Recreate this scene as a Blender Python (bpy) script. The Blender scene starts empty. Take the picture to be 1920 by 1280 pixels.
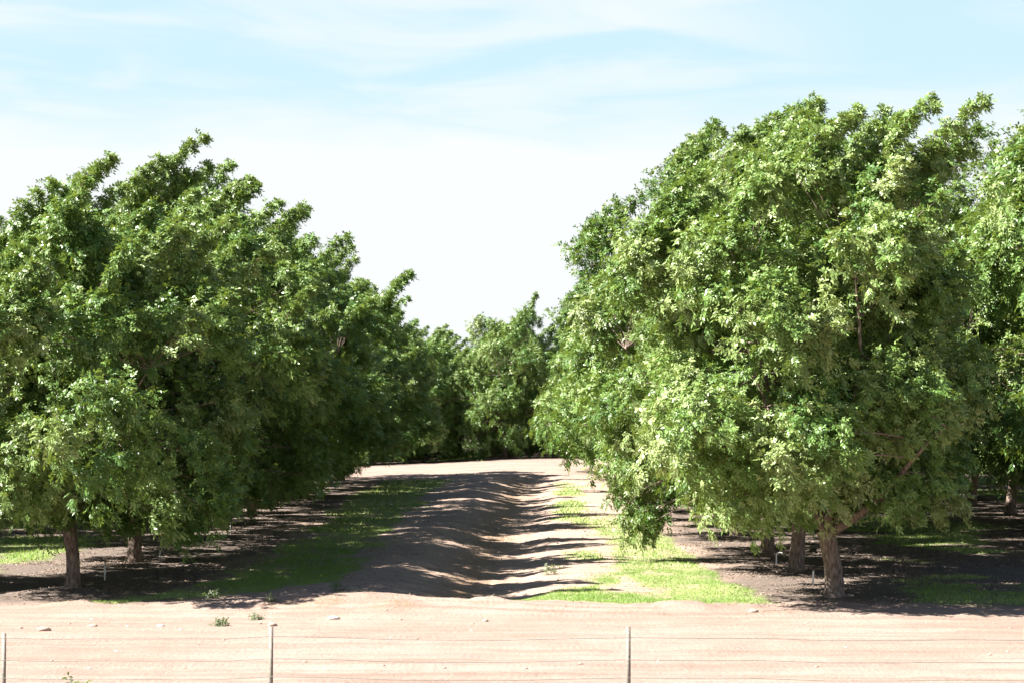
import bpy, math, random
import numpy as np

scene = bpy.context.scene
COL = scene.collection
R = math.radians

# ------------------------------------------------------------------ camera
CAM_H = 4.4
FPX = 3900.0                      # focal length in photo pixels (1920 wide)
cam_d = bpy.data.cameras.new('camera')
cam = bpy.data.objects.new('camera', cam_d)
COL.objects.link(cam)
cam_d.lens = FPX / 1920 * 36
cam_d.sensor_width = 36
cam_d.clip_start = 0.5
cam_d.clip_end = 9000
cam.location = (0, 0, CAM_H)
cam.rotation_euler = (R(90) + math.atan(120 / FPX), 0, math.atan(20 / FPX))
scene.camera = cam

# ------------------------------------------------------------------ light
SUN_EL, SUN_AZ_BEHIND = R(45.5), R(5)      # from the left
sdir = (-math.cos(SUN_EL) * math.cos(SUN_AZ_BEHIND), -math.cos(SUN_EL) * math.sin(SUN_AZ_BEHIND), math.sin(SUN_EL))
from mathutils import Vector
sun_d = bpy.data.lights.new('sun', 'SUN')
sun = bpy.data.objects.new('sun', sun_d)
COL.objects.link(sun)
sun.rotation_euler = Vector(sdir).to_track_quat('Z', 'Y').to_euler()
sun_d.energy = 5.0
sun_d.angle = R(0.53)
sun_d.color = (1.0, 0.955, 0.90)

world = bpy.data.worlds.new('World')
scene.world = world
world.use_nodes = True
nt = world.node_tree
nt.nodes.clear()
N = nt.nodes.new
Lk = nt.links.new
out = N('ShaderNodeOutputWorld')
bg = N('ShaderNodeBackground')
bg.inputs['Strength'].default_value = 0.05
sky = N('ShaderNodeTexSky')
sky.sky_type = 'NISHITA'
sky.sun_disc = False
sky.sun_elevation = SUN_EL
sky.sun_rotation = math.atan2(sdir[0], sdir[1])
sky.air_density = 0.55
sky.dust_density = 0.4
sky.ozone_density = 1.4
tc = N('ShaderNodeTexCoord')
sep = N('ShaderNodeSeparateXYZ')
Lk(tc.outputs['Generated'], sep.inputs[0])
# thin cirrus: streaks of noise laid over the sky, thickest low down
mp = N('ShaderNodeMapping')
mp.inputs['Rotation'].default_value = (0, R(10), 0)
mp.inputs['Scale'].default_value = (3.0, 3.0, 16.0)
Lk(tc.outputs['Generated'], mp.inputs['Vector'])
cn = N('ShaderNodeTexNoise')
cn.inputs['Scale'].default_value = 2.6
cn.inputs['Detail'].default_value = 5
cn.inputs['Roughness'].default_value = 0.5
cn.inputs['Distortion'].default_value = 0.6
Lk(mp.outputs[0], cn.inputs['Vector'])
cr = N('ShaderNodeMapRange')
cr.interpolation_type = 'SMOOTHSTEP'
cr.inputs['From Min'].default_value = 0.38
cr.inputs['From Max'].default_value = 0.66
Lk(cn.outputs['Fac'], cr.inputs['Value'])
# bank of thin cloud below about 8 degrees
bk = N('ShaderNodeMath'); bk.operation = 'MULTIPLY_ADD'
Lk(cn.outputs['Fac'], bk.inputs[0]); bk.inputs[1].default_value = 0.05
Lk(sep.outputs['Z'], bk.inputs[2])
br = N('ShaderNodeMapRange')
br.interpolation_type = 'SMOOTHSTEP'
br.inputs['From Min'].default_value = 0.180
br.inputs['From Max'].default_value = 0.140
Lk(bk.outputs[0], br.inputs['Value'])
mx = N('ShaderNodeMath'); mx.operation = 'MAXIMUM'
cs = N('ShaderNodeMath'); cs.operation = 'MULTIPLY'; cs.inputs[1].default_value = 0.62
hf = N('ShaderNodeMapRange'); hf.inputs['From Min'].default_value = 0.5; hf.inputs['From Max'].default_value = 0.25; Lk(sep.outputs['Z'], hf.inputs['Value'])
hm = N('ShaderNodeMath'); hm.operation = 'MULTIPLY'; Lk(cr.outputs[0], hm.inputs[0]); Lk(hf.outputs[0], hm.inputs[1])
Lk(hm.outputs[0], cs.inputs[0])
Lk(cs.outputs[0], mx.inputs[0]); Lk(br.outputs[0], mx.inputs[1])
# one long cirrus streak slanting down to the right, hard on its lower left edge
az = N('ShaderNodeMath'); az.operation = 'DIVIDE'; Lk(sep.outputs['X'], az.inputs[0]); Lk(sep.outputs['Y'], az.inputs[1])
el = N('ShaderNodeMath'); el.operation = 'MULTIPLY_ADD'; Lk(az.outputs[0], el.inputs[0]); el.inputs[1].default_value = 0.235; Lk(sep.outputs['Z'], el.inputs[2])
el2 = N('ShaderNodeMath'); el2.operation = 'MULTIPLY_ADD'; Lk(cn.outputs['Fac'], el2.inputs[0]); el2.inputs[1].default_value = 0.02; Lk(el.outputs[0], el2.inputs[2])
s1 = N('ShaderNodeMapRange'); s1.interpolation_type = 'SMOOTHSTEP'; s1.inputs['From Min'].default_value = 0.198; s1.inputs['From Max'].default_value = 0.206; Lk(el2.outputs[0], s1.inputs['Value'])
s2_ = N('ShaderNodeMapRange'); s2_.interpolation_type = 'SMOOTHSTEP'; s2_.inputs['From Min'].default_value = 0.245; s2_.inputs['From Max'].default_value = 0.208; Lk(el2.outputs[0], s2_.inputs['Value'])
s3 = N('ShaderNodeMath'); s3.operation = 'MULTIPLY'; Lk(s1.outputs[0], s3.inputs[0]); Lk(s2_.outputs[0], s3.inputs[1])
s4 = N('ShaderNodeMapRange'); s4.inputs['From Min'].default_value = -0.03; s4.inputs['From Max'].default_value = 0.05; Lk(az.outputs[0], s4.inputs['Value'])
s4b = N('ShaderNodeMapRange'); s4b.inputs['From Min'].default_value = 0.17; s4b.inputs['From Max'].default_value = 0.03; Lk(az.outputs[0], s4b.inputs['Value'])
s4c = N('ShaderNodeMath'); s4c.operation = 'MULTIPLY'; Lk(s4.outputs[0], s4c.inputs[0]); Lk(s4b.outputs[0], s4c.inputs[1])
s5 = N('ShaderNodeMath'); s5.operation = 'MULTIPLY'; Lk(s3.outputs[0], s5.inputs[0]); Lk(s4c.outputs[0], s5.inputs[1])
hz_ = N('ShaderNodeMapRange'); hz_.inputs['From Min'].default_value = 0.42; hz_.inputs['From Max'].default_value = 0.20
hz_.inputs['To Min'].default_value = 0.0; hz_.inputs['To Max'].default_value = 0.85; Lk(sep.outputs['Z'], hz_.inputs['Value'])
s6 = N('ShaderNodeMath'); s6.operation = 'MULTIPLY'; Lk(s5.outputs[0], s6.inputs[0]); s6.inputs[1].default_value = 0.85
mx2 = N('ShaderNodeMath'); mx2.operation = 'MAXIMUM'; Lk(mx.outputs[0], mx2.inputs[0]); Lk(s6.outputs[0], mx2.inputs[1])
# pale humid air low down, then the clouds over it
cm0 = N('ShaderNodeMixRGB'); cm0.inputs[2].default_value = (3.05, 4.12, 4.38, 1)
Lk(hz_.outputs[0], cm0.inputs[0]); Lk(sky.outputs[0], cm0.inputs[1])
cm = N('ShaderNodeMixRGB')
cm.inputs[2].default_value = (4.25, 4.40, 4.50, 1)
Lk(mx2.outputs[0], cm.inputs[0]); Lk(cm0.outputs[0], cm.inputs[1])
Lk(cm.outputs[0], bg.inputs['Color'])
Lk(bg.outputs[0], out.inputs['Surface'])

scene.view_settings.view_transform = 'Standard'
scene.view_settings.look = 'None'
scene.view_settings.gamma = 1
scene.view_settings.exposure = 2.2
scene.cycles.max_bounces = 8
scene.cycles.diffuse_bounces = 2
scene.cycles.transparent_max_bounces = 4

# ------------------------------------------------------------------ helpers
def tag(o, label=None, cat=None, group=None, kind=None):
    if label: o['label'] = label
    if cat: o['category'] = cat
    if group: o['group'] = group
    if kind: o['kind'] = kind
    return o

def empty(name, loc, rz=0):
    o = bpy.data.objects.new(name, None)
    COL.objects.link(o)
    o.empty_display_size = 0.3
    o.location = loc
    o.rotation_euler = (0, 0, rz)
    return o

def mesh_np(name, verts, faces, k, mat, parent=None, smooth=False, attrs=None):
    """verts (n,3); faces (m,k) all with k corners"""
    me = bpy.data.meshes.new(name)
    n, m = len(verts), len(faces)
    me.vertices.add(n)
    me.vertices.foreach_set('co', np.asarray(verts, np.float32).ravel())
    me.loops.add(m * k)
    me.loops.foreach_set('vertex_index', np.asarray(faces, np.int32).ravel())
    me.polygons.add(m)
    me.polygons.foreach_set('loop_start', np.arange(0, m * k, k, dtype=np.int32))
    me.polygons.foreach_set('loop_total', np.full(m, k, np.int32))
    me.update(calc_edges=True)
    if smooth:
        me.polygons.foreach_set('use_smooth', np.ones(m, bool))
    if attrs:
        for an, (dom, dat) in attrs.items():
            if dat.ndim == 1:
                a = me.attributes.new(an, 'FLOAT', dom)
                a.data.foreach_set('value', dat.astype(np.float32))
            else:
                a = me.attributes.new(an, 'FLOAT_COLOR', dom)
                a.data.foreach_set('color', dat.astype(np.float32).ravel())
    me.materials.append(mat)
    o = bpy.data.objects.new(name, me)
    COL.objects.link(o)
    if parent: o.parent = parent
    return o

def nrm(v):
    return v / np.maximum(np.linalg.norm(v, axis=-1, keepdims=True), 1e-9)

def hash2(ix, iy, seed):
    h = (ix.astype(np.int64) * 374761393 + iy.astype(np.int64) * 668265263 + seed * 974634777) & 0xffffffff
    h = ((h ^ (h >> 13)) * 1274126177) & 0xffffffff
    h = h ^ (h >> 16)
    return (h & 0xffffff) / float(0xffffff)

def vnoise(x, y, seed=0):
    ix, iy = np.floor(x), np.floor(y)
    fx, fy = x - ix, y - iy
    fx = fx * fx * (3 - 2 * fx); fy = fy * fy * (3 - 2 * fy)
    a = hash2(ix, iy, seed); b = hash2(ix + 1, iy, seed)
    c = hash2(ix, iy + 1, seed); d = hash2(ix + 1, iy + 1, seed)
    return (a * (1 - fx) + b * fx) * (1 - fy) + (c * (1 - fx) + d * fx) * fy

def fbm(x, y, seed=0, oct=4):
    s = 0; a = 0.5; t = 0
    for i in range(oct):
        s = s + a * vnoise(x * 2 ** i, y * 2 ** i, seed + i * 17); t += a; a *= 0.5
    return s / t

def sst(a, b, x):
    t = np.clip((x - a) / (b - a), 0, 1)
    return t * t * (3 - 2 * t)

def tube(path, radii, sides=7):
    """tapered tube -> verts, quads"""
    P = np.asarray(path, float); Rr = np.asarray(radii, float)
    n = len(P)
    T = nrm(np.gradient(P, axis=0))
    ref = np.array([0.31, 0.95, 0.05]) if abs(T[0][1]) < 0.8 else np.array([1., 0, 0])
    A = nrm(np.cross(T, ref)); B = np.cross(T, A)
    th = np.linspace(0, 2 * np.pi, sides, endpoint=False)
    V = P[:, None] + Rr[:, None, None] * (A[:, None] * np.cos(th)[None, :, None] + B[:, None] * np.sin(th)[None, :, None])
    V = V.reshape(-1, 3)
    i = np.arange(n - 1)[:, None] * sides; j = np.arange(sides)[None]
    j2 = (j + 1) % sides
    F = np.stack([i + j, i + j2, i + sides + j2, i + sides + j], -1).reshape(-1, 4)
    # close the far end with a point ring
    return V, F

class Q:
    """collects quads of one mesh"""
    def __init__(s): s.v = []; s.f = []; s.n = 0
    def add(s, V, F):
        s.v.append(np.asarray(V, float)); s.f.append(np.asarray(F) + s.n); s.n += len(V)
    def tube(s, *a, **k): s.add(*tube(*a, **k))
    def cap(s, c, r, n=(0, 0, 1), sides=8):
        pass
    def build(s, name, mat, parent=None, smooth=True):
        return mesh_np(name, np.concatenate(s.v), np.concatenate(s.f), 4, mat, parent, smooth)

# ------------------------------------------------------------------ materials
def newmat(name):
    m = bpy.data.materials.new(name)
    m.use_nodes = True
    t = m.node_tree
    b = t.nodes['Principled BSDF']
    return m, t, b

def ramp(t, stops):
    r = t.nodes.new('ShaderNodeValToRGB')
    e = r.color_ramp.elements
    while len(e) > len(stops): e.remove(e[-1])
    while len(e) < len(stops): e.new(0.5)
    for q, (p, c) in zip(e, stops):
        q.position = p; q.color = (*c, 1)
    return r

def leaf_mat(name, stops, rough=0.38, trans=(0.16, 0.26, 0.03), tfac=0.28, spec=0.5):
    m, t, b = newmat(name)
    at = t.nodes.new('ShaderNodeAttribute'); at.attribute_name = 'tone'
    oi = t.nodes.new('ShaderNodeObjectInfo')
    r = ramp(t, stops)
    t.links.new(at.outputs['Fac'], r.inputs[0])
    hs = t.nodes.new('ShaderNodeHueSaturation')
    ma = t.nodes.new('ShaderNodeMapRange')
    ma.inputs['To Min'].default_value = 0.9; ma.inputs['To Max'].default_value = 1.12
    t.links.new(oi.outputs['Random'], ma.inputs['Value'])
    t.links.new(ma.outputs[0], hs.inputs['Value'])
    t.links.new(r.outputs[0], hs.inputs['Color'])
    t.links.new(hs.outputs[0], b.inputs['Base Color'])
    b.inputs['Roughness'].default_value = rough
    b.inputs['Specular IOR Level'].default_value = spec
    tr = t.nodes.new('ShaderNodeBsdfTranslucent')
    tr.inputs['Color'].default_value = (*trans, 1)
    mx = t.nodes.new('ShaderNodeMixShader'); mx.inputs[0].default_value = tfac
    o = t.nodes['Material Output']
    t.links.new(b.outputs[0], mx.inputs[1]); t.links.new(tr.outputs[0], mx.inputs[2])
    t.links.new(mx.outputs[0], o.inputs['Surface'])
    return m

LEAF = leaf_mat('leaf', [(0.05, (0.05, 0.115, 0.024)), (0.4, (0.115, 0.20, 0.045)), (0.75, (0.21, 0.275, 0.095)), (1.0, (0.27, 0.325, 0.13))], rough=0.40, trans=(0.30, 0.40, 0.05), tfac=0.16, spec=0.32)
GRASS = leaf_mat('grass_blade', [(0.0, (0.07, 0.15, 0.025)), (0.5, (0.19, 0.28, 0.08)), (1.0, (0.39, 0.43, 0.19))], rough=0.55, trans=(0.22, 0.38, 0.04), tfac=0.35, spec=0.3)
WEED = leaf_mat('weed_leaf', [(0.0, (0.11, 0.13, 0.08)), (1.0, (0.20, 0.22, 0.14))], rough=0.6, spec=0.2)

def bark_mat():
    m, t, b = newmat('bark')
    tcn = t.nodes.new('ShaderNodeTexCoord')
    mpn = t.nodes.new('ShaderNodeMapping'); mpn.inputs['Scale'].default_value = (9, 9, 2.2)
    t.links.new(tcn.outputs['Object'], mpn.inputs[0])
    n1 = t.nodes.new('ShaderNodeTexNoise'); n1.inputs['Scale'].default_value = 2.5; n1.inputs['Detail'].default_value = 8; n1.inputs['Roughness'].default_value = 0.65
    t.links.new(mpn.outputs[0], n1.inputs['Vector'])
    r = ramp(t, [(0.32, (0.05, 0.036, 0.028)), (0.47, (0.17, 0.125, 0.10)), (0.58, (0.25, 0.19, 0.155)), (0.72, (0.38, 0.31, 0.26))])
    t.links.new(n1.outputs['Fac'], r.inputs[0])
    t.links.new(r.outputs[0], b.inputs['Base Color'])
    bp = t.nodes.new('ShaderNodeBump'); bp.inputs['Strength'].default_value = 0.9; bp.inputs['Distance'].default_value = 0.03
    t.links.new(n1.outputs['Fac'], bp.inputs['Height'])
    t.links.new(bp.outputs[0], b.inputs['Normal'])
    b.inputs['Roughness'].default_value = 0.9
    b.inputs['Specular IOR Level'].default_value = 0.2
    return m
BARK = bark_mat()

def simple(name, col, rough=0.7, metal=0.0, nscale=20, amt=0.35):
    m, t, b = newmat(name)
    tcn = t.nodes.new('ShaderNodeTexCoord')
    n1 = t.nodes.new('ShaderNodeTexNoise'); n1.inputs['Scale'].default_value = nscale; n1.inputs['Detail'].default_value = 6
    t.links.new(tcn.outputs['Object'], n1.inputs['Vector'])
    c0 = tuple(c * (1 - amt) for c in col); c1 = tuple(min(1, c * (1 + amt)) for c in col)
    r = ramp(t, [(0.3, c0), (0.7, c1)])
    t.links.new(n1.outputs['Fac'], r.inputs[0]); t.links.new(r.outputs[0], b.inputs['Base Color'])
    b.inputs['Roughness'].default_value = rough; b.inputs['Metallic'].default_value = metal
    return m
POST = simple('post_steel', (0.20, 0.18, 0.145), 0.75, 0.0, 30)
WIRE = simple('wire_steel', (0.22, 0.20, 0.175), 0.6, 0.3, 60)
PIPE = simple('white_pvc', (0.72, 0.70, 0.66), 0.5, 0.0, 14, 0.12)
NOZZLE = simple('black_plastic', (0.03, 0.03, 0.03), 0.5)
STONE = simple('clod', (0.36, 0.26, 0.20), 0.95, 0, 12, 0.25)
PALE = simple('pale_stone', (0.62, 0.56, 0.50), 0.9, 0, 12, 0.15)

# ------------------------------------------------------------------ ground
def lines(Y):
    t = np.clip((Y - 46) / 85.0, -0.1, 1.1)
    return -3.5 + 1.9 * t, -0.8 + 1.5 * t          # berm crest, ditch bed

def height(x, y):
    x = np.asarray(x, float); y = np.asarray(y, float)
    xc, xd = lines(y)
    wig = (fbm(y * 0.12, x * 0 + 3.1, 5, 3) - 0.5)
    xc = xc + wig * 0.8; xd = xd + wig * 0.6
    w = sst(45.0, 49.5, y) * (1 - sst(121, 127, y))
    lump = 0.7 + 0.5 * fbm(y * 0.13, x * 0.1, 9, 3)
    e = np.where(x < xc, 1.7, 1.0)
    z = 0.19 * lump * np.exp(-((x - xc) / e) ** 2) * w
    z = z - 0.20 * np.exp(-(np.abs(x - xd) / 1.15) ** 2.6) * w
    # the far farm road and the block behind it sit a little higher on the right
    z = z + 0.55 * sst(118, 134, y) * sst(-13, 3, x)
    # headland: shallow wheel ruts running left to right
    f = (1 - sst(43.0, 45.5, y)) * sst(20, 30, y)
    yy = y + 1.2 * (fbm(x * 0.05, y * 0.05, 3, 2) - 0.5) + 0.012 * x
    z = z + f * 0.045 * (fbm(yy * 1.6, x * 0.06, 21, 3) - 0.5) * 2
    # front lip of the berm
    z = z + 0.28 * np.exp(-(((x + 3.2) / 3.2) ** 2 + ((y - 45.6) / 1.5) ** 2)) * (0.6 + 0.8 * fbm(x * .7, y * .7, 2, 3))
    z = z + 0.13 * np.exp(-((y - 45.7 - 0.8 * (fbm(x * 0.3, y * 0, 88, 2) - 0.5)) / 0.55) ** 2) * sst(0.42, 0.75, fbm(x * 0.8, y * 0.8, 66, 4)) * sst(-16, -12, x) * (1 - sst(9, 13, x))
    z = z + 0.16 * np.exp(-(((x + 10.9) / 0.9) ** 2 + ((y - 48.7) / 0.7) ** 2))          # mound by the first left tree
    z = z + 0.05 * w * np.exp(-((x + 1.5) / 3.5) ** 2) * (fbm(x * 2.6, y * 1.9, 83, 3) - 0.5) * 2 + 0.05 * w * np.exp(-((x + 2.2) / 3.0) ** 2) * (fbm(x * 1.3, y * 0.6, 63, 5) - 0.5) * 2 + 0.07 * (fbm(x * 0.9, y * 0.9, 7, 4) - 0.5) + 0.035 * (fbm(x * 3.1, y * 3.1, 11, 2) - 0.5)
    return z

def grass_mask(x, y):
    n = fbm(x * 0.55, y * 0.38, 31, 4)
    n2 = fbm(x * 1.7, y * 1.2, 41, 3)
    g = np.zeros_like(x)
    def blob(v): 
        nonlocal g
        g = np.maximum(g, v)
    e = (n - 0.5) * 2.6 + (n2 - 0.5) * 1.4
    # left band between the tree row and the berm
    lo = -8.0 - 2.4 * (1 - sst(46, 53, y)) - 0.7 * sst(70, 100, y); hi = -4.3 + 0.5 * sst(100, 125, y)
    hi = np.where(y < 51, hi - (51 - y) * 0.95, hi)
    b = sst(0, 0.9, x - lo + e * 0.9) * sst(0, 0.6, hi - x + e * 0.7) * sst(45.9, 46.7, y + e * 0.4 + 0.10 * (x + 8)) * (1 - sst(121, 125, y))
    blob(b)
    # right: big front patch
    fr = 46.6 - 1.0 * sst(-1, 6, x) + e * 0.35
    rightx = 5.3 - 0.02 * (y - 45)
    b = sst(0, 0.35, y - fr) * (1 - sst(48.2, 50.8, y + e * 1.5 - 0.5 * np.abs(x - 2.9))) * sst(-1.5, -0.5, x + (y - 46.5) * -0.45 + e * 0.3) * sst(0, 0.9, rightx - x + e * 0.7)
    blob(b)
    # right band bending back beside the right row
    c = 4.5 - 0.045 * (y - 47) + 0.3 * np.sin(y * 0.2)
    wdt = 1.35 - 0.008 * (y - 47)
    b = (1 - sst(wdt * 0.7, wdt * 1.15, np.abs(x - c) + e * 0.25)) * sst(46, 47, y) * (1 - sst(74, 95, y))
    blob(b * (0.75 + 0.25 * n))
    # broken strip along the right lip of the ditch
    c = 1.55 + 0.012 * (y - 47)
    b = (1 - sst(0.3, 1.0, np.abs(x - c) + (n - 0.5) * 1.6 + (n2 - .5))) * sst(0.40, 0.55, fbm(y * 0.18, x * 0.2, 57, 3) + 0.15 * (1 - sst(50, 56, y))) * sst(47, 49, y) * (1 - sst(118, 122, y))
    blob(b)
    # lanes further in
    for c, w_, th in ((13.3, 4.6, 0.50), (26, 4.5, 0.52), (-17.3, 4.2, 0.50), (-30, 5, 0.55), (39, 4.5, 0.55)):
        b = (1 - sst(w_ * 0.7, w_ * 1.05, np.abs(x - c) + e * 0.8)) * sst(th - 0.05, th + 0.05, fbm(x * 0.22, y * 0.25, 71 + int(c), 3)) * sst(45.2, 46.2, y + e * 0.4) * (1 - sst(122, 126, y))
        blob(b)
    # lane seen through the far block
    b = (1 - sst(1.8, 2.8, np.abs(x + 4.9) + e * 0.3)) * sst(150, 152, y) * (1 - sst(240, 250, y)) * sst(0.42, 0.5, fbm(y * 0.2, x * 0.1, 77, 2))
    blob(b)
    # worn and thin spots everywhere
    g = g * (0.6 + 0.4 * sst(0.28, 0.46, fbm(x * 2.1, y * 1.1, 131, 3)))
    return np.clip(g, 0, 1)

xs = np.unique(np.round(np.concatenate([
    np.array([-4000, -2000, -1000, -500, -250, -150, -110, -90]), np.arange(-75, -20, 1.5), np.arange(-20, -13, 0.4),
    np.arange(-13, 8, 0.13), np.arange(8, 20, 0.35), np.arange(20, 75, 1.5),
    np.array([90, 110, 150, 250, 500, 1000, 2000, 4000])]), 3))
ys = np.unique(np.round(np.concatenate([
    np.array([-500, -200, -100, -50, -20, 0, 10, 20, 25, 28]), np.arange(30, 44, 0.16), np.arange(44, 54, 0.11), np.arange(54, 80, 0.2),
    np.arange(80, 130, 0.35), np.arange(130, 230, 1.5), np.array([240, 260, 300, 400, 600, 1000, 2000, 4000, 7000])]), 3))
GX, GY = np.meshgrid(xs, ys, indexing='xy')
GZ = height(GX, GY)
nx, ny = len(xs), len(ys)
V = np.stack([GX, GY, GZ], -1).reshape(-1, 3)
i = np.arange(ny - 1)[:, None] * nx; j = np.arange(nx - 1)[None]
F = np.stack([i + j, i + j + 1, i + nx + j + 1, i + nx + j], -1).reshape(-1, 4)
gm = grass_mask(GX, GY)
e = (fbm(GX * 0.5, GY * 0.5, 91, 4) - 0.5)
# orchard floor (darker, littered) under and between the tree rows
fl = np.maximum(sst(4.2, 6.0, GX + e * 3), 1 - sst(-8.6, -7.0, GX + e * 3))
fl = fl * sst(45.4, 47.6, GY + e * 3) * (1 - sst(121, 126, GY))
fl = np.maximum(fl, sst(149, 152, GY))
mid = sst(45.6, 48.5, GY + e * 2) * (1 - sst(120, 126, GY))
straw = np.exp(-((GX - lines(GY)[1] + 0.7) / 0.7) ** 2) * mid
straw = np.maximum(straw, 0.8 * np.exp(-(((GX + 3.2) / 2.8) ** 2 + ((GY - 44.9) / 0.7) ** 2)) * sst(0.4, 0.6, fbm(GX * 1.1, GY * 1.1, 14, 3)))
colr = np.stack([gm, fl, straw, mid], -1).reshape(-1, 4)

def ground_mat():
    m, t, b = newmat('orchard_soil')
    nn = t.nodes.new; lk = t.links.new
    at = nn('ShaderNodeAttribute'); at.attribute_name = 'masks'
    sp = nn('ShaderNodeSeparateColor'); lk(at.outputs['Color'], sp.inputs[0])
    geo = nn('ShaderNodeNewGeometry')
    def noise(scale, detail, rough=0.6, sc=(1, 1, 1), dist=0.0):
        mp = nn('ShaderNodeMapping'); mp.inputs['Scale'].default_value = sc
        lk(geo.outputs['Position'], mp.inputs[0])
        n = nn('ShaderNodeTexNoise'); n.inputs['Scale'].default_value = scale; n.inputs['Detail'].default_value = detail
        n.inputs['Roughness'].default_value = rough; n.inputs['Distortion'].default_value = dist
        lk(mp.outputs[0], n.inputs['Vector']); return n
    def mix(f, a, c, typ='MIX'):
        x = nn('ShaderNodeMixRGB'); x.blend_type = typ
        for s, v in ((0, f), (1, a), (2, c)):
            if isinstance(v, (float, int)): x.inputs[s].default_value = v
            elif isinstance(v, tuple): x.inputs[s].default_value = (*v, 1)
            else: lk(v, x.inputs[s])
        return x.outputs[0]
    def mr(v, a, b_, c=0.0, d=1.0):
        x = nn('ShaderNodeMapRange'); lk(v, x.inputs['Value'])
        x.inputs['From Min'].default_value = a; x.inputs['From Max'].default_value = b_
        x.inputs['To Min'].default_value = c; x.inputs['To Max'].default_value = d
        return x.outputs[0]
    big = noise(0.35, 5)
    streak = noise(1.0, 6, 0.6, (0.16, 2.2, 1), 0.5)
    fine = noise(9, 8, 0.7)
    speck = noise(26, 4, 0.6)
    dirt = mix(mr(big.outputs['Fac'], 0.35, 0.65), (0.245, 0.180, 0.143), (0.295, 0.222, 0.182))
    dirt = mix(mr(streak.outputs['Fac'], 0.40, 0.70), dirt, (0.195, 0.138, 0.108))
    dirt = mix(mr(fine.outputs['Fac'], 0.55, 0.75, 0, 0.5), dirt, (0.20, 0.14, 0.105))
    midc = mix(mr(big.outputs['Fac'], 0.3, 0.7), (0.25, 0.178, 0.135), (0.32, 0.235, 0.182))
    midc = mix(mr(streak.outputs['Fac'], 0.42, 0.62), midc, (0.36, 0.27, 0.215))
    midc = mix(mr(fine.outputs['Fac'], 0.45, 0.7), midc, (0.20, 0.15, 0.12))
    a2 = nn('ShaderNodeAttribute'); a2.attribute_name = 'mid'
    col = mix(a2.outputs['Fac'], dirt, midc)
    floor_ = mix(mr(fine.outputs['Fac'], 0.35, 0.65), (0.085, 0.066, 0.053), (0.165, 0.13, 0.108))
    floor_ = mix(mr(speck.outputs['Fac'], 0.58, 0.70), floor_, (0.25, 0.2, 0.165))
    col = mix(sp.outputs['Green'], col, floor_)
    straw_ = mix(mr(speck.outputs['Fac'], 0.4, 0.65), (0.15, 0.09, 0.045), (0.27, 0.18, 0.09))
    sf = nn('ShaderNodeMath'); sf.operation = 'MULTIPLY'; lk(sp.outputs['Blue'], sf.inputs[0]); lk(mr(fine.outputs['Fac'], 0.4, 0.6), sf.inputs[1])
    col = mix(sf.outputs[0], col, straw_)
    gr = mix(mr(speck.outputs['Fac'], 0.35, 0.65), (0.13, 0.18, 0.05), (0.27, 0.32, 0.10))
    # the turf thins out unevenly towards its edge
    ga = nn('ShaderNodeMath'); ga.operation = 'ADD'; lk(sp.outputs['Red'], ga.inputs[0]); lk(mr(fine.outputs['Fac'], 0.3, 0.7, -0.35, 0.35), ga.inputs[1])
    col = mix(mr(ga.outputs[0], 0.35, 0.9, 0, 0.75), col, gr)
    lk(col, b.inputs['Base Color'])
    b.inputs['Roughness'].default_value = 0.95
    b.inputs['Specular IOR Level'].default_value = 0.15
    bp = nn('ShaderNodeBump'); bp.inputs['Strength'].default_value = 0.8; bp.inputs['Distance'].default_value = 0.06
    trk = noise(1.0, 3, 0.5, (0.05, 1.4, 1), 0.3)
    trc = mr(trk.outputs['Fac'], 0.52, 0.60, 0, 1)
    wv = nn('ShaderNodeTexWave'); wv.bands_direction = 'X'; wv.inputs['Scale'].default_value = 2.6; wv.inputs['Distortion'].default_value = 2.5; wv.inputs['Detail'].default_value = 3
    lk(geo.outputs['Position'], wv.inputs['Vector'])
    trd = nn('ShaderNodeMath'); trd.operation = 'MULTIPLY'; lk(wv.outputs['Fac'], trd.inputs[0]); lk(trc, trd.inputs[1])
    b2 = nn('ShaderNodeBump'); b2.inputs['Strength'].default_value = 0.12; b2.inputs['Distance'].default_value = 0.02
    lk(trd.outputs[0], b2.inputs['Height']); lk(b2.outputs[0], bp.inputs['Normal'])
    s2 = nn('ShaderNodeMath'); s2.operation = 'MULTIPLY_ADD'; lk(streak.outputs['Fac'], s2.inputs[0]); s2.inputs[1].default_value = 1.2; lk(fine.outputs['Fac'], s2.inputs[2])
    lk(s2.outputs[0], bp.inputs['Height']); lk(bp.outputs[0], b.inputs['Normal'])
    return m
GROUND = ground_mat()
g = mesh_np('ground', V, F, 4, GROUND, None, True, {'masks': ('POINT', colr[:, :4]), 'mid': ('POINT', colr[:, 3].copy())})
tag(g, kind='structure')
def hz(x, y): return float(height(np.array([x]), np.array([y]))[0])

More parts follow.
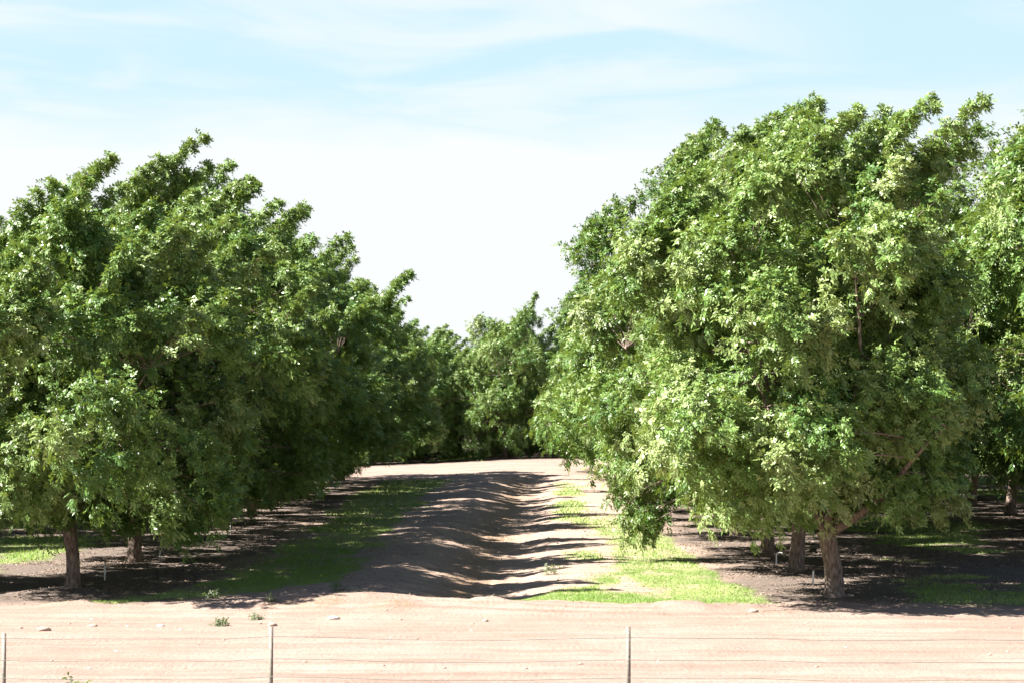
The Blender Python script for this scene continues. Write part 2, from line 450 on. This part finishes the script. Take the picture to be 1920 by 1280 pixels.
# ------------------------------------------------------------------ grass blades (stuff)
def scatter_grass():
    rng = np.random.default_rng(5)
    P = []; S = []
    for (x0, x1, y0, y1, dens, sz) in ((-14, 9, 45, 56, 1100, 0.85), (-14, 18, 56, 75, 170, 1.35), (-24, 30, 75, 126, 34, 2.1), (9, 18, 45, 56, 330, 1.25), (-24, -14, 46, 75, 90, 1.5), (-9, 0, 150, 215, 16, 3)):
        n = int((x1 - x0) * (y1 - y0) * dens)
        x = rng.uniform(x0, x1, n); y = rng.uniform(y0, y1, n)
        m = grass_mask(x, y)
        keep = rng.random(n) < (0.03 * (m > 0.01) + m ** 1.15)
        x, y, m = x[keep], y[keep], m[keep]
        P.append(np.stack([x, y, height(x, y) - 0.01], -1)); S.append(sz * (0.45 + 0.55 * m))
    P = np.concatenate(P); S = np.concatenate(S)
    n = len(P)
    th = rng.uniform(0, 2 * np.pi, n)
    d = np.stack([np.cos(th), np.sin(th), np.zeros(n)], -1)
    hgt = rng.uniform(0.02, 0.075, n) * S * (0.6 + 0.9 * fbm(P[:, 0] * 0.8, P[:, 1] * 0.8, 8, 2))
    w = 0.011 * S
    lean = rng.normal(0, 0.45, (n, 2)); lean[:, 0] += 0.35
    tip = P + np.stack([lean[:, 0] * hgt, lean[:, 1] * hgt, hgt], -1)
    V = np.stack([P - d * w[:, None], P + d * w[:, None], tip], 1).reshape(-1, 3)
    F = np.arange(n * 3).reshape(-1, 3)
    tone = np.clip(0.45 * rng.random(n) + 1.2 * (fbm(P[:, 0] * 0.35, P[:, 1] * 0.3, 19, 3) - 0.2), 0, 1)
    o = mesh_np('grass', V, F, 3, GRASS, None, False, {'tone': ('FACE', tone)})
    tag(o, 'short green grass in patches on the dirt beside the ditch and under the trees', 'grass', kind='stuff')
    print('grass blades', n)
scatter_grass()

def scatter_litter():
    rng = np.random.default_rng(12)
    P = []; S = []
    for (x0, x1, y0, y1, dens) in ((-22, -3, 45.9, 60, 190), (2, 20, 45.9, 60, 190), (-24, 24, 60, 90, 30), (-4, 2, 46, 60, 30)):
        n = int((x1 - x0) * (y1 - y0) * dens)
        P.append(np.stack([rng.uniform(x0, x1, n), rng.uniform(y0, y1, n)], -1)); S.append(np.full(n, 1.0 if y0 < 60 else 1.6))
    P = np.concatenate(P); S = np.concatenate(S)
    k = rng.random(len(P)) < sst(0.3, 0.7, fbm(P[:, 0] * 0.9, P[:, 1] * 0.9, 151, 3)) * np.where((P[:, 0] > -7) & (P[:, 0] < 5), 0.2, 1)
    P, S = P[k], S[k]; n = len(P)
    c = np.stack([P[:, 0], P[:, 1], height(P[:, 0], P[:, 1]) + 0.012], -1)
    th = rng.uniform(0, 6.28, n); L = rng.uniform(0.014, 0.042, n) * S
    d = np.stack([np.cos(th), np.sin(th), rng.normal(0, 0.35, n)], -1) * L[:, None]
    w = np.stack([-np.sin(th), np.cos(th), rng.normal(0, 0.4, n)], -1) * (L * 0.4)[:, None]
    V = np.stack([c - d, c + w, c + d, c - w], 1).reshape(-1, 3)
    F = np.arange(4 * n).reshape(-1, 4)
    o = mesh_np('leaf_litter', V, F, 4, LITTER, None, False, {'tone': ('FACE', rng.random(n))})
    tag(o, 'dry fallen leaves and small clods strewn under the tree rows', 'leaf litter', kind='stuff')
LITTER = leaf_mat('dry_leaf', [(0.0, (0.12, 0.088, 0.065)), (0.6, (0.22, 0.165, 0.125)), (1.0, (0.38, 0.31, 0.24))], rough=0.8, trans=(0.2, 0.13, 0.07), tfac=0.1, spec=0.2)
scatter_litter()

def scatter_straw():
    rng = np.random.default_rng(21)
    n = 26000
    x = rng.uniform(-9, 8, n); y = 44 + 44 * rng.random(n) ** 1.6
    k = rng.random(n) < sst(0.5, 0.72, fbm(x * 0.7, y * 0.5, 171, 3))
    x, y = x[k], y[k]; n = len(x)
    P = np.stack([x, y, height(x, y) - 0.005], -1)
    th = rng.uniform(0, 6.28, n); d = np.stack([np.cos(th), np.sin(th), 0 * th], -1)
    h = rng.uniform(0.03, 0.12, n) * (0.8 + (y - 44) / 60)
    tip = P + np.stack([rng.normal(0.4, 0.8, n) * h, rng.normal(0, 0.8, n) * h, h * rng.uniform(.4, 1, n)], -1)
    w = 0.006 * (0.8 + (y - 44) / 40)
    V = np.stack([P - d * w[:, None], P + d * w[:, None], tip], 1).reshape(-1, 3)
    o = mesh_np('dry_grass', V, np.arange(3 * n).reshape(-1, 3), 3, STRAW, None, False, {'tone': ('FACE', rng.random(n))})
    tag(o, 'dry straw-coloured grass stubble on the berm and dirt edge', 'dry grass', kind='stuff')
STRAW = leaf_mat('straw', [(0.0, (0.16, 0.11, 0.06)), (1.0, (0.42, 0.33, 0.20))], rough=0.8, trans=(0.3, 0.22, 0.12), tfac=0.2, spec=0.2)
scatter_straw()

# ------------------------------------------------------------------ trees
PS = np.array([0, .08, .2, .34, .5, .65, .78, .9, 1.0])
PF = np.array([.55, .86, .98, 1.0, .97, .90, .76, .50, .14])
WIND = np.array([1.0, 0.1, 0.30])

def make_leaves(rng, base, tdir, tlen, per, nlt, lsize, tone0):
    """compound leaves on twigs: returns verts, faces, tone"""
    nt_ = len(base)
    f = 1.08 - 0.85 * rng.random((nt_, per)) ** 1.5
    pos = base[:, None] + tdir[:, None] * (tlen[:, None] * f)[..., None] + rng.normal(0, 0.04, (nt_, per, 3))
    ld = rng.normal(0, 0.75, (nt_, per, 3)) + tdir[:, None] * 0.55 + WIND * 0.65 + np.array([0, 0, -0.25])
    ld = nrm(ld).reshape(-1, 3); pos = pos.reshape(-1, 3)
    nl = len(pos)
    rl = rng.uniform(0.22, 0.40, nl) * (lsize / 0.15)
    up = nrm(np.repeat(tdir, per, 0) * 1.0 + np.array([0, 0, 0.55]) + rng.normal(0, 0.30, (nl, 3)))
    side = nrm(np.cross(ld, up)); upn = np.cross(side, ld)
    tt = np.linspace(0.3, 1.0, nlt)
    sg = np.array([1, -1] * nlt)[:nlt].astype(float); 
    p = pos[:, None] + ld[:, None] * (rl[:, None] * tt)[..., None] - np.array([0, 0, 1.0]) * (rl[:, None] * tt ** 2 * 0.35)[..., None]
    ddir = ld[:, None] * 0.55 + side[:, None] * (sg * 0.9)[None, :, None] + np.array([0, 0, -0.28]) + rng.normal(0, 0.22, (nl, nlt, 3))
    ddir[:, -1] = ld
    ddir = nrm(ddir)
    nn_ = upn[:, None] + rng.normal(0, 0.26, (nl, nlt, 3))
    wd = nrm(np.cross(ddir, nn_))
    L = (lsize * rng.uniform(0.75, 1.25, (nl, nlt)))[..., None]
    W = L * 0.21
    p2 = p + ddir * L * 0.5
    a = p; b = p2 + wd * W; c = p + ddir * L - np.array([0, 0, 0.12]) * L; d = p2 - wd * W
    V = np.stack([a, b, c, d], 2).reshape(-1, 3)
    F = np.arange(len(V)).reshape(-1, 4)
    tone = np.repeat(tone0, per)[:, None] + rng.normal(0, 0.06, (nl, nlt)) + np.repeat(rng.normal(0, 0.08, nl)[:, None], nlt, 1)
    return V, F, np.clip(tone, 0, 1).ravel()

def make_tree(seed, H=11.5, zb=1.9, rl=5.3, rr=4.6, ry=4.9, ncl=250, twigs=7, per=8, nlt=8, lsize=0.15, shoots=21,
              crv=1.0, lean=0.0, trunk_r=0.20, fork=1.7, bright=0.42, tlean=None, extra=(), tall_shoots=(), limbs=8, detail=True):
    rng = np.random.default_rng(seed)
    ph = rng.uniform(0, 6.28, 8)
    C = []; tries = 0
    def envelope(s, th):
        f = np.interp(s, PS, PF) ** crv
        rx = rr if math.cos(th) > 0 else rl
        r = f / math.sqrt((math.cos(th) / rx) ** 2 + (math.sin(th) / ry) ** 2)
        lump = 1 + 0.13 * math.sin(3 * th + ph[0] + 5 * s) + 0.10 * math.sin(5 * th + ph[1] - 9 * s) + 0.08 * math.sin(2 * th + ph[2] + 14 * s)
        return r * lump
    def place(s, th, rho):
        r = envelope(s, th) * rho
        z = zb + 0.35 + s * (H - zb - 0.7)
        x, y = r * math.cos(th), r * math.sin(th)
        x += lean * max(0, z - 2) * 0.12 + 0.004 * max(0, z - 5) ** 2.2
        return np.array([x, y, z])
    # boughs: big rounded masses standing out of the crown with hollows between
    LB = []; mind = 3.3
    nlobe = int(ncl / 9.5)
    while len(LB) < nlobe and tries < 4000:
        tries += 1
        if tries % 300 == 0: mind *= 0.93
        s = rng.random() ** 0.9 * 0.93; th = rng.uniform(0, 2 * math.pi)
        if rng.random() > np.interp(s, PS, PF) + 0.15: continue
        c = place(s, th, rng.uniform(0.62, 0.86))
        if LB and min(np.linalg.norm(q[0] - c) for q in LB) < mind: continue
        LB.append((c, rng.uniform(1.05, 1.65) * (1 - 0.22 * s)))
    ax = np.array([0, 0, zb + 0.3 * (H - zb)])
    for c, lr in LB:
        o = c - ax; o = o / np.linalg.norm(o)
        got = []; tr = 0
        while len(got) < 9 and tr < 200:
            tr += 1
            d = rng.normal(0, 1, 3) + o * 0.75 + np.array([0, 0, 0.35]); d /= np.linalg.norm(d)
            if np.dot(d, o) < -0.35: continue
            p = c + d * lr * np.array([1, 1, 0.78]) * rng.uniform(0.6, 0.95)
            if p[2] < zb - 0.1 or p[2] > H: continue
            if got and min(np.linalg.norm(q - p) for q in got) < lr * 0.5: continue
            got.append(p)
        for p in got:
            C.append((p, rng.uniform(0.45, 0.68), 0.9))
    for q in range(int(ncl * 0.28)):
        C.append((place(rng.random() * 0.85, rng.uniform(0, 2 * math.pi), rng.uniform(0.1, 0.5)), rng.uniform(0.8, 1.2), 0.4))
    for q in extra:
        C.append((np.array(q[:3], float), q[3], 1.0))
    cen = np.array([c[0] for c in C]); rad = np.array([c[1] for c in C]); rho = np.array([c[2] for c in C])
    # foliage twigs
    n = len(cen)
    axis = np.stack([np.zeros(n), np.zeros(n), np.full(n, zb + 0.25 * (H - zb))], -1)
    outw = nrm(cen - axis)
    k = twigs
    td = rng.normal(0, 0.75, (n, k, 3)) + outw[:, None] * 0.55 + WIND * 0.30 + np.array([0, 0, 0.15])
    td = nrm(td)
    tl = rad[:, None] * np.where(rng.random((n, k)) < 0.12, 1.45, 1.0) * rng.uniform(0.75, 1.1, (n, k))
    base = cen[:, None] + td * 0.12 - outw[:, None] * rad[:, None, None] * 0.25
    ctone = np.clip(rng.normal(bright, 0.19, n), 0, 1)
    tone = np.repeat(ctone[:, None], k, 1)
    B = [base.reshape(-1, 3)]; D = [td.reshape(-1, 3)]; TL = [tl.ravel()]; TN = [tone.ravel()]
    # top shoots blown to the right
    sh = []
    tops = [i_ for i_ in range(n) if cen[i_][2] > zb + 0.45 * (H - zb) and not np.any((np.hypot(cen[:, 0] - cen[i_][0], cen[:, 1] - cen[i_][1]) < 1.0) & (cen[:, 2] > cen[i_][2] + 0.3))]
    rng.shuffle(tops)
    for i_ in tops[:shoots]:
        sh.append((cen[i_][0], cen[i_][1], cen[i_][2] + 0.2, rng.uniform(0.8, 1.9)))
    sh += list(tall_shoots)
    shoot_paths = []
    for (x, y, z, ln) in sh:
        m = max(3, int(ln / 0.2)); u = np.linspace(0, 1, m)
        lx = rng.uniform(0.4, 0.95); ly = rng.uniform(-0.25, 0.25)
        pth = np.stack([x + lx * ln * u ** 1.5, y + ly * ln * u, z + ln * (u - 0.12 * u * u)], -1)
        shoot_paths.append(pth)
        tw = max(2, int(twigs * 0.3))
        bb = np.repeat(pth, tw, 0)
        dd = nrm(rng.normal(0, 0.7, (len(bb), 3)) + np.array([0.55, 0, 0.5]))
        B.append(bb); D.append(dd); TL.append(rng.uniform(0.04, 0.18, len(bb)) * np.repeat(1.4 - 1.0 * u, tw)); TN.append(np.full(len(bb), rng.uniform(0.35, 0.6)))
    base = np.concatenate(B); td = np.concatenate(D); tl = np.concatenate(TL); tn = np.concatenate(TN)
    LV, LF, LT = make_leaves(rng, base, td, tl, per, nlt, lsize, tn)
    # wood
    w = Q()
    sides = 10 if detail else 7
    tx = tlean if tlean is not None else rng.uniform(-0.28, 0.28)
    zz = np.array([-0.15, 0.0, 0.12, 0.35, 0.8, 1.2, fork])
    rr_ = trunk_r * np.array([1.6, 1.32, 1.10, 1.0, 0.93, 0.92, 1.0])
    path = np.stack([tx * (zz / fork) ** 2 + 0.02 * np.sin(zz * 3), 0.04 * zz, zz], -1)
    V_, F_ = tube(path, rr_, 16 if detail else 9)
    V_ = V_ + (np.stack([np.sin(V_[:, 2] * 9 + V_[:, 1] * 30), np.cos(V_[:, 2] * 7 + V_[:, 0] * 30), 0 * V_[:, 2]], -1)) * 0.012
    w.add(V_, F_)
    top = path[-1] - np.array([0, 0, 0.12])
    ends = []
    for q in range(limbs):
        th = 2 * math.pi * (q + rng.uniform(-.3, .3)) / limbs
        el = rng.uniform(0.45, 1.2) if q % 3 else rng.uniform(1.1, 1.45)
        ln = rng.uniform(0.55, 0.75) * (H - fork) * (0.62 + 0.38 * math.sin(el))
        u = np.linspace(0, 1, 9)
        rad_ = ln * math.cos(el) * u ** 0.9
        zc = ln * (math.sin(el) * u + 0.10 * u * u)
        wob = 0.10 * ln * np.sin(u * rng.uniform(3, 6) + rng.uniform(0, 6)) * u * 0.6
        px = top[0] + rad_ * math.cos(th) - wob * math.sin(th) + 0.003 * np.maximum(0, zc + fork - 5) ** 2.2
        py = top[1] + rad_ * math.sin(th) + wob * math.cos(th)
        pp = np.stack([px, py, top[2] + zc], -1)
        r0 = trunk_r * rng.uniform(0.34, 0.54)
        rd = r0 * (1 - 0.82 * u)
        w.tube(pp, rd, sides)
        ends += [(pp[a], rd[a]) for a in range(2, 9)]
    ep = np.array([q[0] for q in ends]); er = np.array([q[1] for q in ends])
    for c in cen:
        dd = np.linalg.norm(ep - c, axis=1) + 0.5 * np.maximum(0, ep[:, 2] - c[2])
        a = int(np.argmin(dd)); s_ = ep[a]
        u = np.linspace(0, 1, 5)[:, None]
        mid_ = (s_ + c) / 2 + rng.normal(0, 0.12, 3) + np.array([0, 0, 0.12])
        pp = (1 - u) ** 2 * s_ + 2 * u * (1 - u) * mid_ + u * u * c
        w.tube(pp, np.linspace(min(er[a] * 0.6, 0.035), 0.008, 5), 4)
    for pth in shoot_paths:
        a = int(np.argmin(np.linalg.norm(cen - pth[0], axis=1)))
        pp = np.concatenate([cen[a][None], pth])
        w.tube(pp, np.linspace(0.016, 0.004, len(pp)), 4)
    return (np.concatenate(w.v), np.concatenate(w.f)), (LV, LF, LT)

PROTO = {}
def proto(key, **kw):
    (wv, wf), (lv, lf, lt) = make_tree(**kw)
    root = empty('orchard_tree', (0, 0, 0))
    mesh_np('trunk', wv, wf, 4, BARK, root, True)
    mesh_np('crown', lv, lf, 4, LEAF, root, False, {'tone': ('FACE', lt)})
    PROTO[key] = [root, False]
    print('proto', key, len(lf))

def place_tree(key, x, y, rz=0.0, sc=(1, 1, 1), label='', group=None):
    root, used = PROTO[key]
    if not used:
        PROTO[key][1] = True
        r = root
    else:
        r = root.copy(); COL.objects.link(r)
        for ch in root.children:
            c = ch.copy(); COL.objects.link(c); c.parent = r
    r.location = (x, y, hz(x, y) - 0.02)
    r.rotation_euler = (0, 0, rz)
    r.scale = sc
    tag(r, label, 'tree', group)
    return r

near = dict(ncl=250, twigs=16, per=11, nlt=9, lsize=0.10)
midq = dict(ncl=230, twigs=10, per=10, nlt=8, lsize=0.12)
# nearest tree of the right row, of the left row, and the ones that show most behind them
proto('R0', bright=0.53, tlean=-0.15, seed=11, H=10.5, rl=4.6, rr=2.3, ry=4.6, zb=2.3, trunk_r=0.215, fork=1.55, shoots=18, lean=0.1,
      tall_shoots=[(0.4, 0.2, 10.2, 1.3), (0.7, -0.2, 10.1, 1.3), (0.2, 0.3, 10.1, 1.1), (1.9, 0.0, 9.5, 1.7), (2.1, 0.3, 9.3, 1.4), (1.7, 0, 9.5, 1.2)], **near)
proto('R1', bright=0.52, seed=23, H=11.4, rl=5.4, rr=3.6, ry=4.9, shoots=24, zb=2.4,
      extra=[(-3.7, 3.1, 2.6, .8), (-3.3, 2.7, 3.1, .8), (-4.4, 3.5, 3.0, .8), (-4.0, 3.6, 1.75, .6), (-4.1, 3.9, 1.2, .5), (-3.9, 3.4, 0.95, .42), (-4.3, 3.5, 2.3, .7), (-4.4, 4.2, 1.8, .55), (-3.6, 3.2, 1.5, .5)],
      tall_shoots=[(-1.4, 0, 11.2, 1.3), (-1.0, 0, 11.1, 1.3), (-2.0, 0, 10.7, 1.2)], **near)
proto('L0', seed=37, H=8.9, rl=5.4, rr=4.6, ry=4.6, zb=1.8, trunk_r=0.17, shoots=24,
      tall_shoots=[(-1.6, 0, 8.7, 1.2), (-0.3, 0, 8.9, 1.3), (0.4, 0, 9.0, 1.0), (-1.1, 0, 8.8, 1.2)], **near)
proto('L1', seed=41, H=10.1, rl=4.9, rr=5.0, ry=4.6, zb=1.8, shoots=21,
      tall_shoots=[(-0.3, 0, 10.1, 1.4), (-.1, .2, 10.0, 1.4), (0.7, 0, 10.8, 1.3), (0.9, 0, 10.0, 1.3), (0.6, 0.1, 9.9, 1.2), (1.9, 0, 9.2, 1.7)], **near)
proto('A', seed=53, H=11.2, rl=5.6, rr=5.3, ry=4.85, zb=1.9, shoots=24, crv=0.85, **midq)
proto('B', seed=67, H=11.6, rl=5.8, rr=5.5, ry=4.85, shoots=21, crv=0.8, zb=1.9, **midq)
proto('D', seed=97, H=10.6, rl=4.4, rr=4.3, ry=4.2, zb=0.9, shoots=7, **midq)
proto('C', seed=79, H=10.8, rl=5.0, rr=5.0, ry=4.85, shoots=18, zb=1.9, **midq)

ORD = ['first', 'second', 'third', 'fourth', 'fifth', 'sixth', 'seventh', 'eighth', 'ninth', 'tenth', 'eleventh', 'twelfth', 'thirteenth', 'fourteenth']
prng = random.Random(4)
XL, XR = -10.9, 7.2
GL = 'trees of the row left of the ditch'
GR = 'trees of the row right of the ditch'
left_cfg = {0: ('L0', 0, (1, 1, 1)), 1: ('L1', 0, (1, 1, 1)), 2: ('A', 0.2, (1, 1, 0.96)), 3: ('C', 0.4, (1.0, 1, 1.0)), 4: ('B', -0.3, (.95, 1, 0.9)), 5: ('A', -0.4, (.95, 1, .95)),
            6: ('L1', 0.3, (1, 1, .97)), 7: ('B', 0.5, (.95, 1, 0.88)), 8: ('A', 0.7, (.95, 1, 0.9)), 9: ('C', -0.5, (1, 1, 1))}
left_lab = {0: 'front tree of the left row with a scarred brown trunk beside a dirt mound',
            1: 'tall wind-blown tree second from the front in the left row'}
for k in range(10):
    y = 50.5 + 8.15 * k
    key, rz, sc = left_cfg[k]
    place_tree(key, XL + prng.uniform(-.2, .2) * (k > 0), y + prng.uniform(-.55, .55) * (k > 1), rz, sc,
               left_lab.get(k, f'{ORD[k]} leafy tree from the front in the row left of the ditch'), GL)
right_cfg = {0: ('R0', 0, (1, 1, .99)), 1: ('R1', 0, (1, 1, 1)), 2: ('A', 0.5, (1, 1, 0.98)), 3: ('B', 0.2, (1, 1, 1.12)), 4: ('C', -0.3, (1.1, 1, 1.1)), 5: ('A', -0.7, (1, 1, 1.02)),
             6: ('A', -0.5, (1, 1, 1)), 7: ('B', 0.6, (1, 1, 1)), 8: ('C', 0.3, (1.15, 1, 1.05)), 9: ('A', 0.2, (1, 1, 1)), 10: ('B', -0.2, (1, 1, .95)), 11: ('C', 0.6, (1.15, 1, 1))}
right_lab = {0: 'nearest tree of the right row with a sunlit pinkish trunk forking low',
             1: 'second tree of the right row with branches drooping over the grass'}
for k in range(12):
    y = 48.3 + 7.4 * k
    key, rz, sc = right_cfg[k]
    place_tree(key, XR + prng.uniform(-.2, .2) * (k > 0), y + prng.uniform(-.55, .55) * (k > 1), rz, sc,
               right_lab.get(k, f'{ORD[k]} leafy tree from the front in the row right of the ditch'), GR)

# rows behind on either side
def any_tree(x, y, label, group, smin=0.92, smax=1.04):
    key = prng.choice(['A', 'B', 'C'])
    s = prng.uniform(smin, smax)
    place_tree(key, x + prng.uniform(-.3, .3), y + prng.uniform(-.4, .4), prng.uniform(-1.0, 1.0), (s, s, s * prng.uniform(.95, 1.05)), label, group)
for k in range(2, 11):
    any_tree(19.8, 48.3 + 7.4 * k, {2: 'tree at the right edge of the photo behind the nearest right tree'}.get(k, 'shaded tree in the second row right of the ditch'), 'trees of the second row on the right', *((1.23, 1.27) if k < 5 else (1.05, 1.12)))
for k in range(5, 11):
    any_tree(32.4, 48.3 + 7.4 * k, 'shaded tree in the third row right of the ditch', 'trees of the third row on the right')
for k in (0, 2, 3, 4, 5, 6, 7, 8, 9):
    any_tree(-23.5, 50.5 + 8.15 * k, 'shaded tree in the second row left of the ditch', 'trees of the second row on the left')
for k in range(4, 10):
    any_tree(-36.1, 50.5 + 8.15 * k, 'shaded tree in the third row left of the ditch', 'trees of the third row on the left')
# block beyond the farm road
FX = [-33, -26.5, -20.5, -14.6, -8.6, -1.3, 5.4, 11.5, 18.5, 25.5, 32.5, 40]
for r_ in range(5):
    for q, x in enumerate(FX):
        if r_ > 2 and (x < -20 or x > 20) and r_ == 3: pass
        if r_ == 0 and x == -1.3: lab = 'round tree in the middle of the photo beyond the far farm road'
        elif r_ == 0 and x == -8.6: lab = 'tree left of the grassy lane beyond the far farm road'
        else: lab = 'tree in the far orchard block beyond the farm road'
        s = prng.uniform(0.88, 0.98) if not (r_ == 0 and x == -1.3) else 0.93
        key = 'D' if r_ < 2 else ['C', 'A', 'B'][(q + r_) % 3]
        place_tree(key, x + prng.uniform(-.3, .3), 156 + 8 * r_ + prng.uniform(-.4, .4), prng.uniform(-1, 1), (s, s, prng.uniform(.80, .90) if not (r_ == 0 and x == -1.3) else 1.04), lab, 'trees beyond the far farm road')

# ------------------------------------------------------------------ irrigation risers
def riser(x, y, h=0.32, hook=False, lean=0.0, label=''):
    z = hz(x, y)
    root = empty('irrigation_riser', (x, y, z))
    q = Q()
    q.tube([(0, 0, -0.05), (lean * h * .5, 0, h * .5), (lean * h, 0, h)], [0.021, 0.021, 0.021], 8)
    q.tube([(lean * h, 0, h - 0.001), (lean * h, 0, h + 0.002)], [0.021, 0.0005], 8)
    q.build('pipe', PIPE, root)
    q = Q()
    if hook:
        q.tube([(0, 0, h - .03), (0.02, 0, h + .03), (0.09, 0, h + .06), (0.17, 0, h + .04)], [0.02, 0.018, 0.016, 0.016], 7)
        q.build('elbow', PIPE, root)
    else:
        q.tube([(lean * h, 0, h), (lean * h + .004, 0, h + .05), (lean * h + .006, 0, h + .09), (lean * h + .006, 0, h + .10)], [0.013, 0.011, 0.016, 0.0005], 7)
        q.build('nozzle', NOZZLE, root)
    tag(root, label, 'irrigation pipe', 'irrigation risers by the trees')
def gp(px, py):
    y = FPX * CAM_H / (py - 760.0)
    return (px - 980.0) / FPX * y, y
for (px, py, h, hook, ln, lab) in ((198, 1085, .36, 0, 0, 'thin white riser pipe right of the front left trunk'),
                          (301, 1048, .27, 0, .05, 'thin pale riser pipe between the second and third left trunks'),
                          (370, 1021, .30, 0, 0, 'thin pale riser pipe right of the third left trunk'),
                          (433, 1000, .30, 0, 0, 'faint riser pipe furthest back in the left row'),
                          (1522, 1094, .34, 0, .05, 'white riser pipe just left of the nearest right trunk'),
                          (1454, 1055, .26, 1, 0, 'white riser pipe with a bent elbow in the right row'),
                          (1301, 956, .30, 0, -.03, 'pale riser pipe far back in the right row')):
    x, y = gp(px, py)
    riser(x, y, h, bool(hook), ln, lab)

# ------------------------------------------------------------------ wire fence in front
fence = empty('wire_fence', (0, 30, 0))
tag(fence, 'low wire fence with thin steel posts along the near edge of the dirt', 'fence')
posts = [(-12.0, 30.2), (-7.51, 30.2), (-3.64, 30.2), (1.53, 30.2), (7.27, 30.2), (12.4, 30.2)]
for (x, y) in posts:
    q = Q()
    h = CAM_H - (1172 - 760.0) / FPX * y
    if x == -7.51: h -= 0.10
    z0 = hz(x, y)
    # T-section: flange and web
    for (w0, w1, d0, d1) in ((-.03, .03, -.004, .004), (-.004, .004, .004, .036)):
        vv = []
        for zz in (z0 - .1, h):
            vv += [(x + w0, y + d0 - 30, zz), (x + w1, y + d0 - 30, zz), (x + w1, y + d1 - 30, zz), (x + w0, y + d1 - 30, zz)]
        q.add(vv, [(0, 1, 5, 4), (1, 2, 6, 5), (2, 3, 7, 6), (3, 0, 4, 7), (4, 5, 6, 7), (3, 2, 1, 0)])
    q.build('post', POST, fence, False)
for k, wh in enumerate((1.04, 0.72, 0.46, 0.20)):
    pts = []; 
    for a, b in zip(posts[:-1], posts[1:]):
        for u in np.linspace(0, 1, 7)[:-1]:
            x = a[0] + (b[0] - a[0]) * u; y = a[1] + (b[1] - a[1]) * u
            pts.append((x, y - 30 - 0.006, hz(x, y) + wh - 0.03 * 4 * u * (1 - u)))
    q = Q(); q.tube(pts, [0.005] * len(pts), 5)
    q.build('wire', WIRE, fence)

# ------------------------------------------------------------------ stones and small weeds on the headland
def stone(x, y, s, mat, label, grp, seed):
    rng = np.random.default_rng(seed)
    nu, nv = 9, 6
    th = np.linspace(0, 2 * np.pi, nu, endpoint=False); ph = np.linspace(0.02, np.pi - 0.02, nv)
    T_, P_ = np.meshgrid(th, ph)
    r = s * (1 + 0.3 * (rng.random(T_.shape) - 0.5)); r[0] = r[0].mean(); r[-1] = r[-1].mean()
    X_ = r * np.cos(T_) * np.sin(P_) * rng.uniform(1.1, 1.7); Y_ = r * np.sin(T_) * np.sin(P_); Z_ = r * np.cos(P_) * 0.6
    V_ = np.stack([X_, Y_, Z_], -1).reshape(-1, 3)
    i = np.arange(nv - 1)[:, None] * nu; j = np.arange(nu)[None]
    F_ = np.stack([i + j, i + nu + j, i + nu + (j + 1) % nu, i + (j + 1) % nu], -1).reshape(-1, 4)
    o = mesh_np('stone', V_, F_, 4, mat, None, False)
    o.location = (x, y, hz(x, y) + s * 0.2)
    tag(o, label, 'stone', grp)
for n_, (px, py, s, pale, lab) in enumerate(((84, 1181, .10, 0, 'reddish clod on the dirt at the far left'), (512, 1168, .09, 0, 'reddish clod at the foot of the second fence post'),
        (627, 1158, .08, 1, 'pale stone on the dirt right of the weeds'), (910, 1158, .06, 0, 'small brown clod on the dirt below the ditch end'),
        (1411, 1145, .08, 0, 'brown clod at the tip of the bright grass'), (303, 1170, .06, 1, 'small pale stone on the dirt left of the weeds'),
        (176, 1174, .06, 0, 'small clod left of the weeds on the dirt'), (1540, 1108, .07, 0, 'stone at the left foot of the nearest right trunk'),
        (1590, 1114, .07, 0, 'stone at the right foot of the nearest right trunk'))):
    x, y = gp(px, py)
    stone(x, y, s, PALE if pale else STONE, lab, None, 100 + n_)
srng = random.Random(9)
for n_ in range(40):
    y = srng.uniform(35, 45.4); x = srng.uniform(-.25, .25) * y
    stone(x, y, srng.uniform(.015, .035), STONE if srng.random() < .75 else PALE, 'small scattered clod on the bare dirt headland', 'small clods on the dirt', 300 + n_)

def weed(x, y, h, n, label, grp=None, seed=0, name='weed'):
    rng = np.random.default_rng(seed)
    th = rng.uniform(0, 6.28, n); up = rng.uniform(.3, 1.0, n)
    d = nrm(np.stack([np.cos(th) * (1 - up * .6), np.sin(th) * (1 - up * .6), up], -1))
    base = np.concatenate([rng.normal(0, h * .25, (n, 2)), np.full((n, 1), -0.01)], 1)
    V_, F_, T_ = make_leaves(rng, base, d, np.full(n, h * .8), 4, 5, 0.05 + h * .12, rng.uniform(.3, .9, n))
    V_[:, 2] = np.maximum(V_[:, 2], 0.0)
    root = empty(name, (x, y, hz(x, y)))
    q = Q()
    for a, b in zip(base, d):
        q.tube([a, a + b * h * .5, a + b * h * .85], [.004, .003, .0015], 4)
    q.build('stem', WEED_STEM, root)
    mesh_np('foliage', V_, F_, 4, WEED, root, False, {'tone': ('FACE', T_)})
    tag(root, label, 'weed', grp)
WEED_STEM = simple('weed_stem', (0.16, 0.20, 0.09), 0.8)
for n_, (px, py, h, m, lab) in enumerate(((412, 1168, .09, 20, 'grey-green weed clump lying left of the second fence post'), (478, 1157, .09, 12, 'small green weed just left of the second fence post'),
        (395, 1123, .14, 18, 'low weed at the edge of the shaded left grass'), (632, 1117, .18, 10, 'small weed by the shaded foot of the berm'),
        (1025, 1072, .3, 7, 'thin upright weed in the ditch end'), (509, 1140, .12, 8, 'tiny weed in the dirt above the second fence post'))):
    x, y = gp(px, py)
    weed(x, y, h, m, lab, None, 40 + n_)
weed(-6.6, 30.9, 0.40, 12, 'yellow-green weed tips at the bottom edge of the photo left of the second post', None, 77)
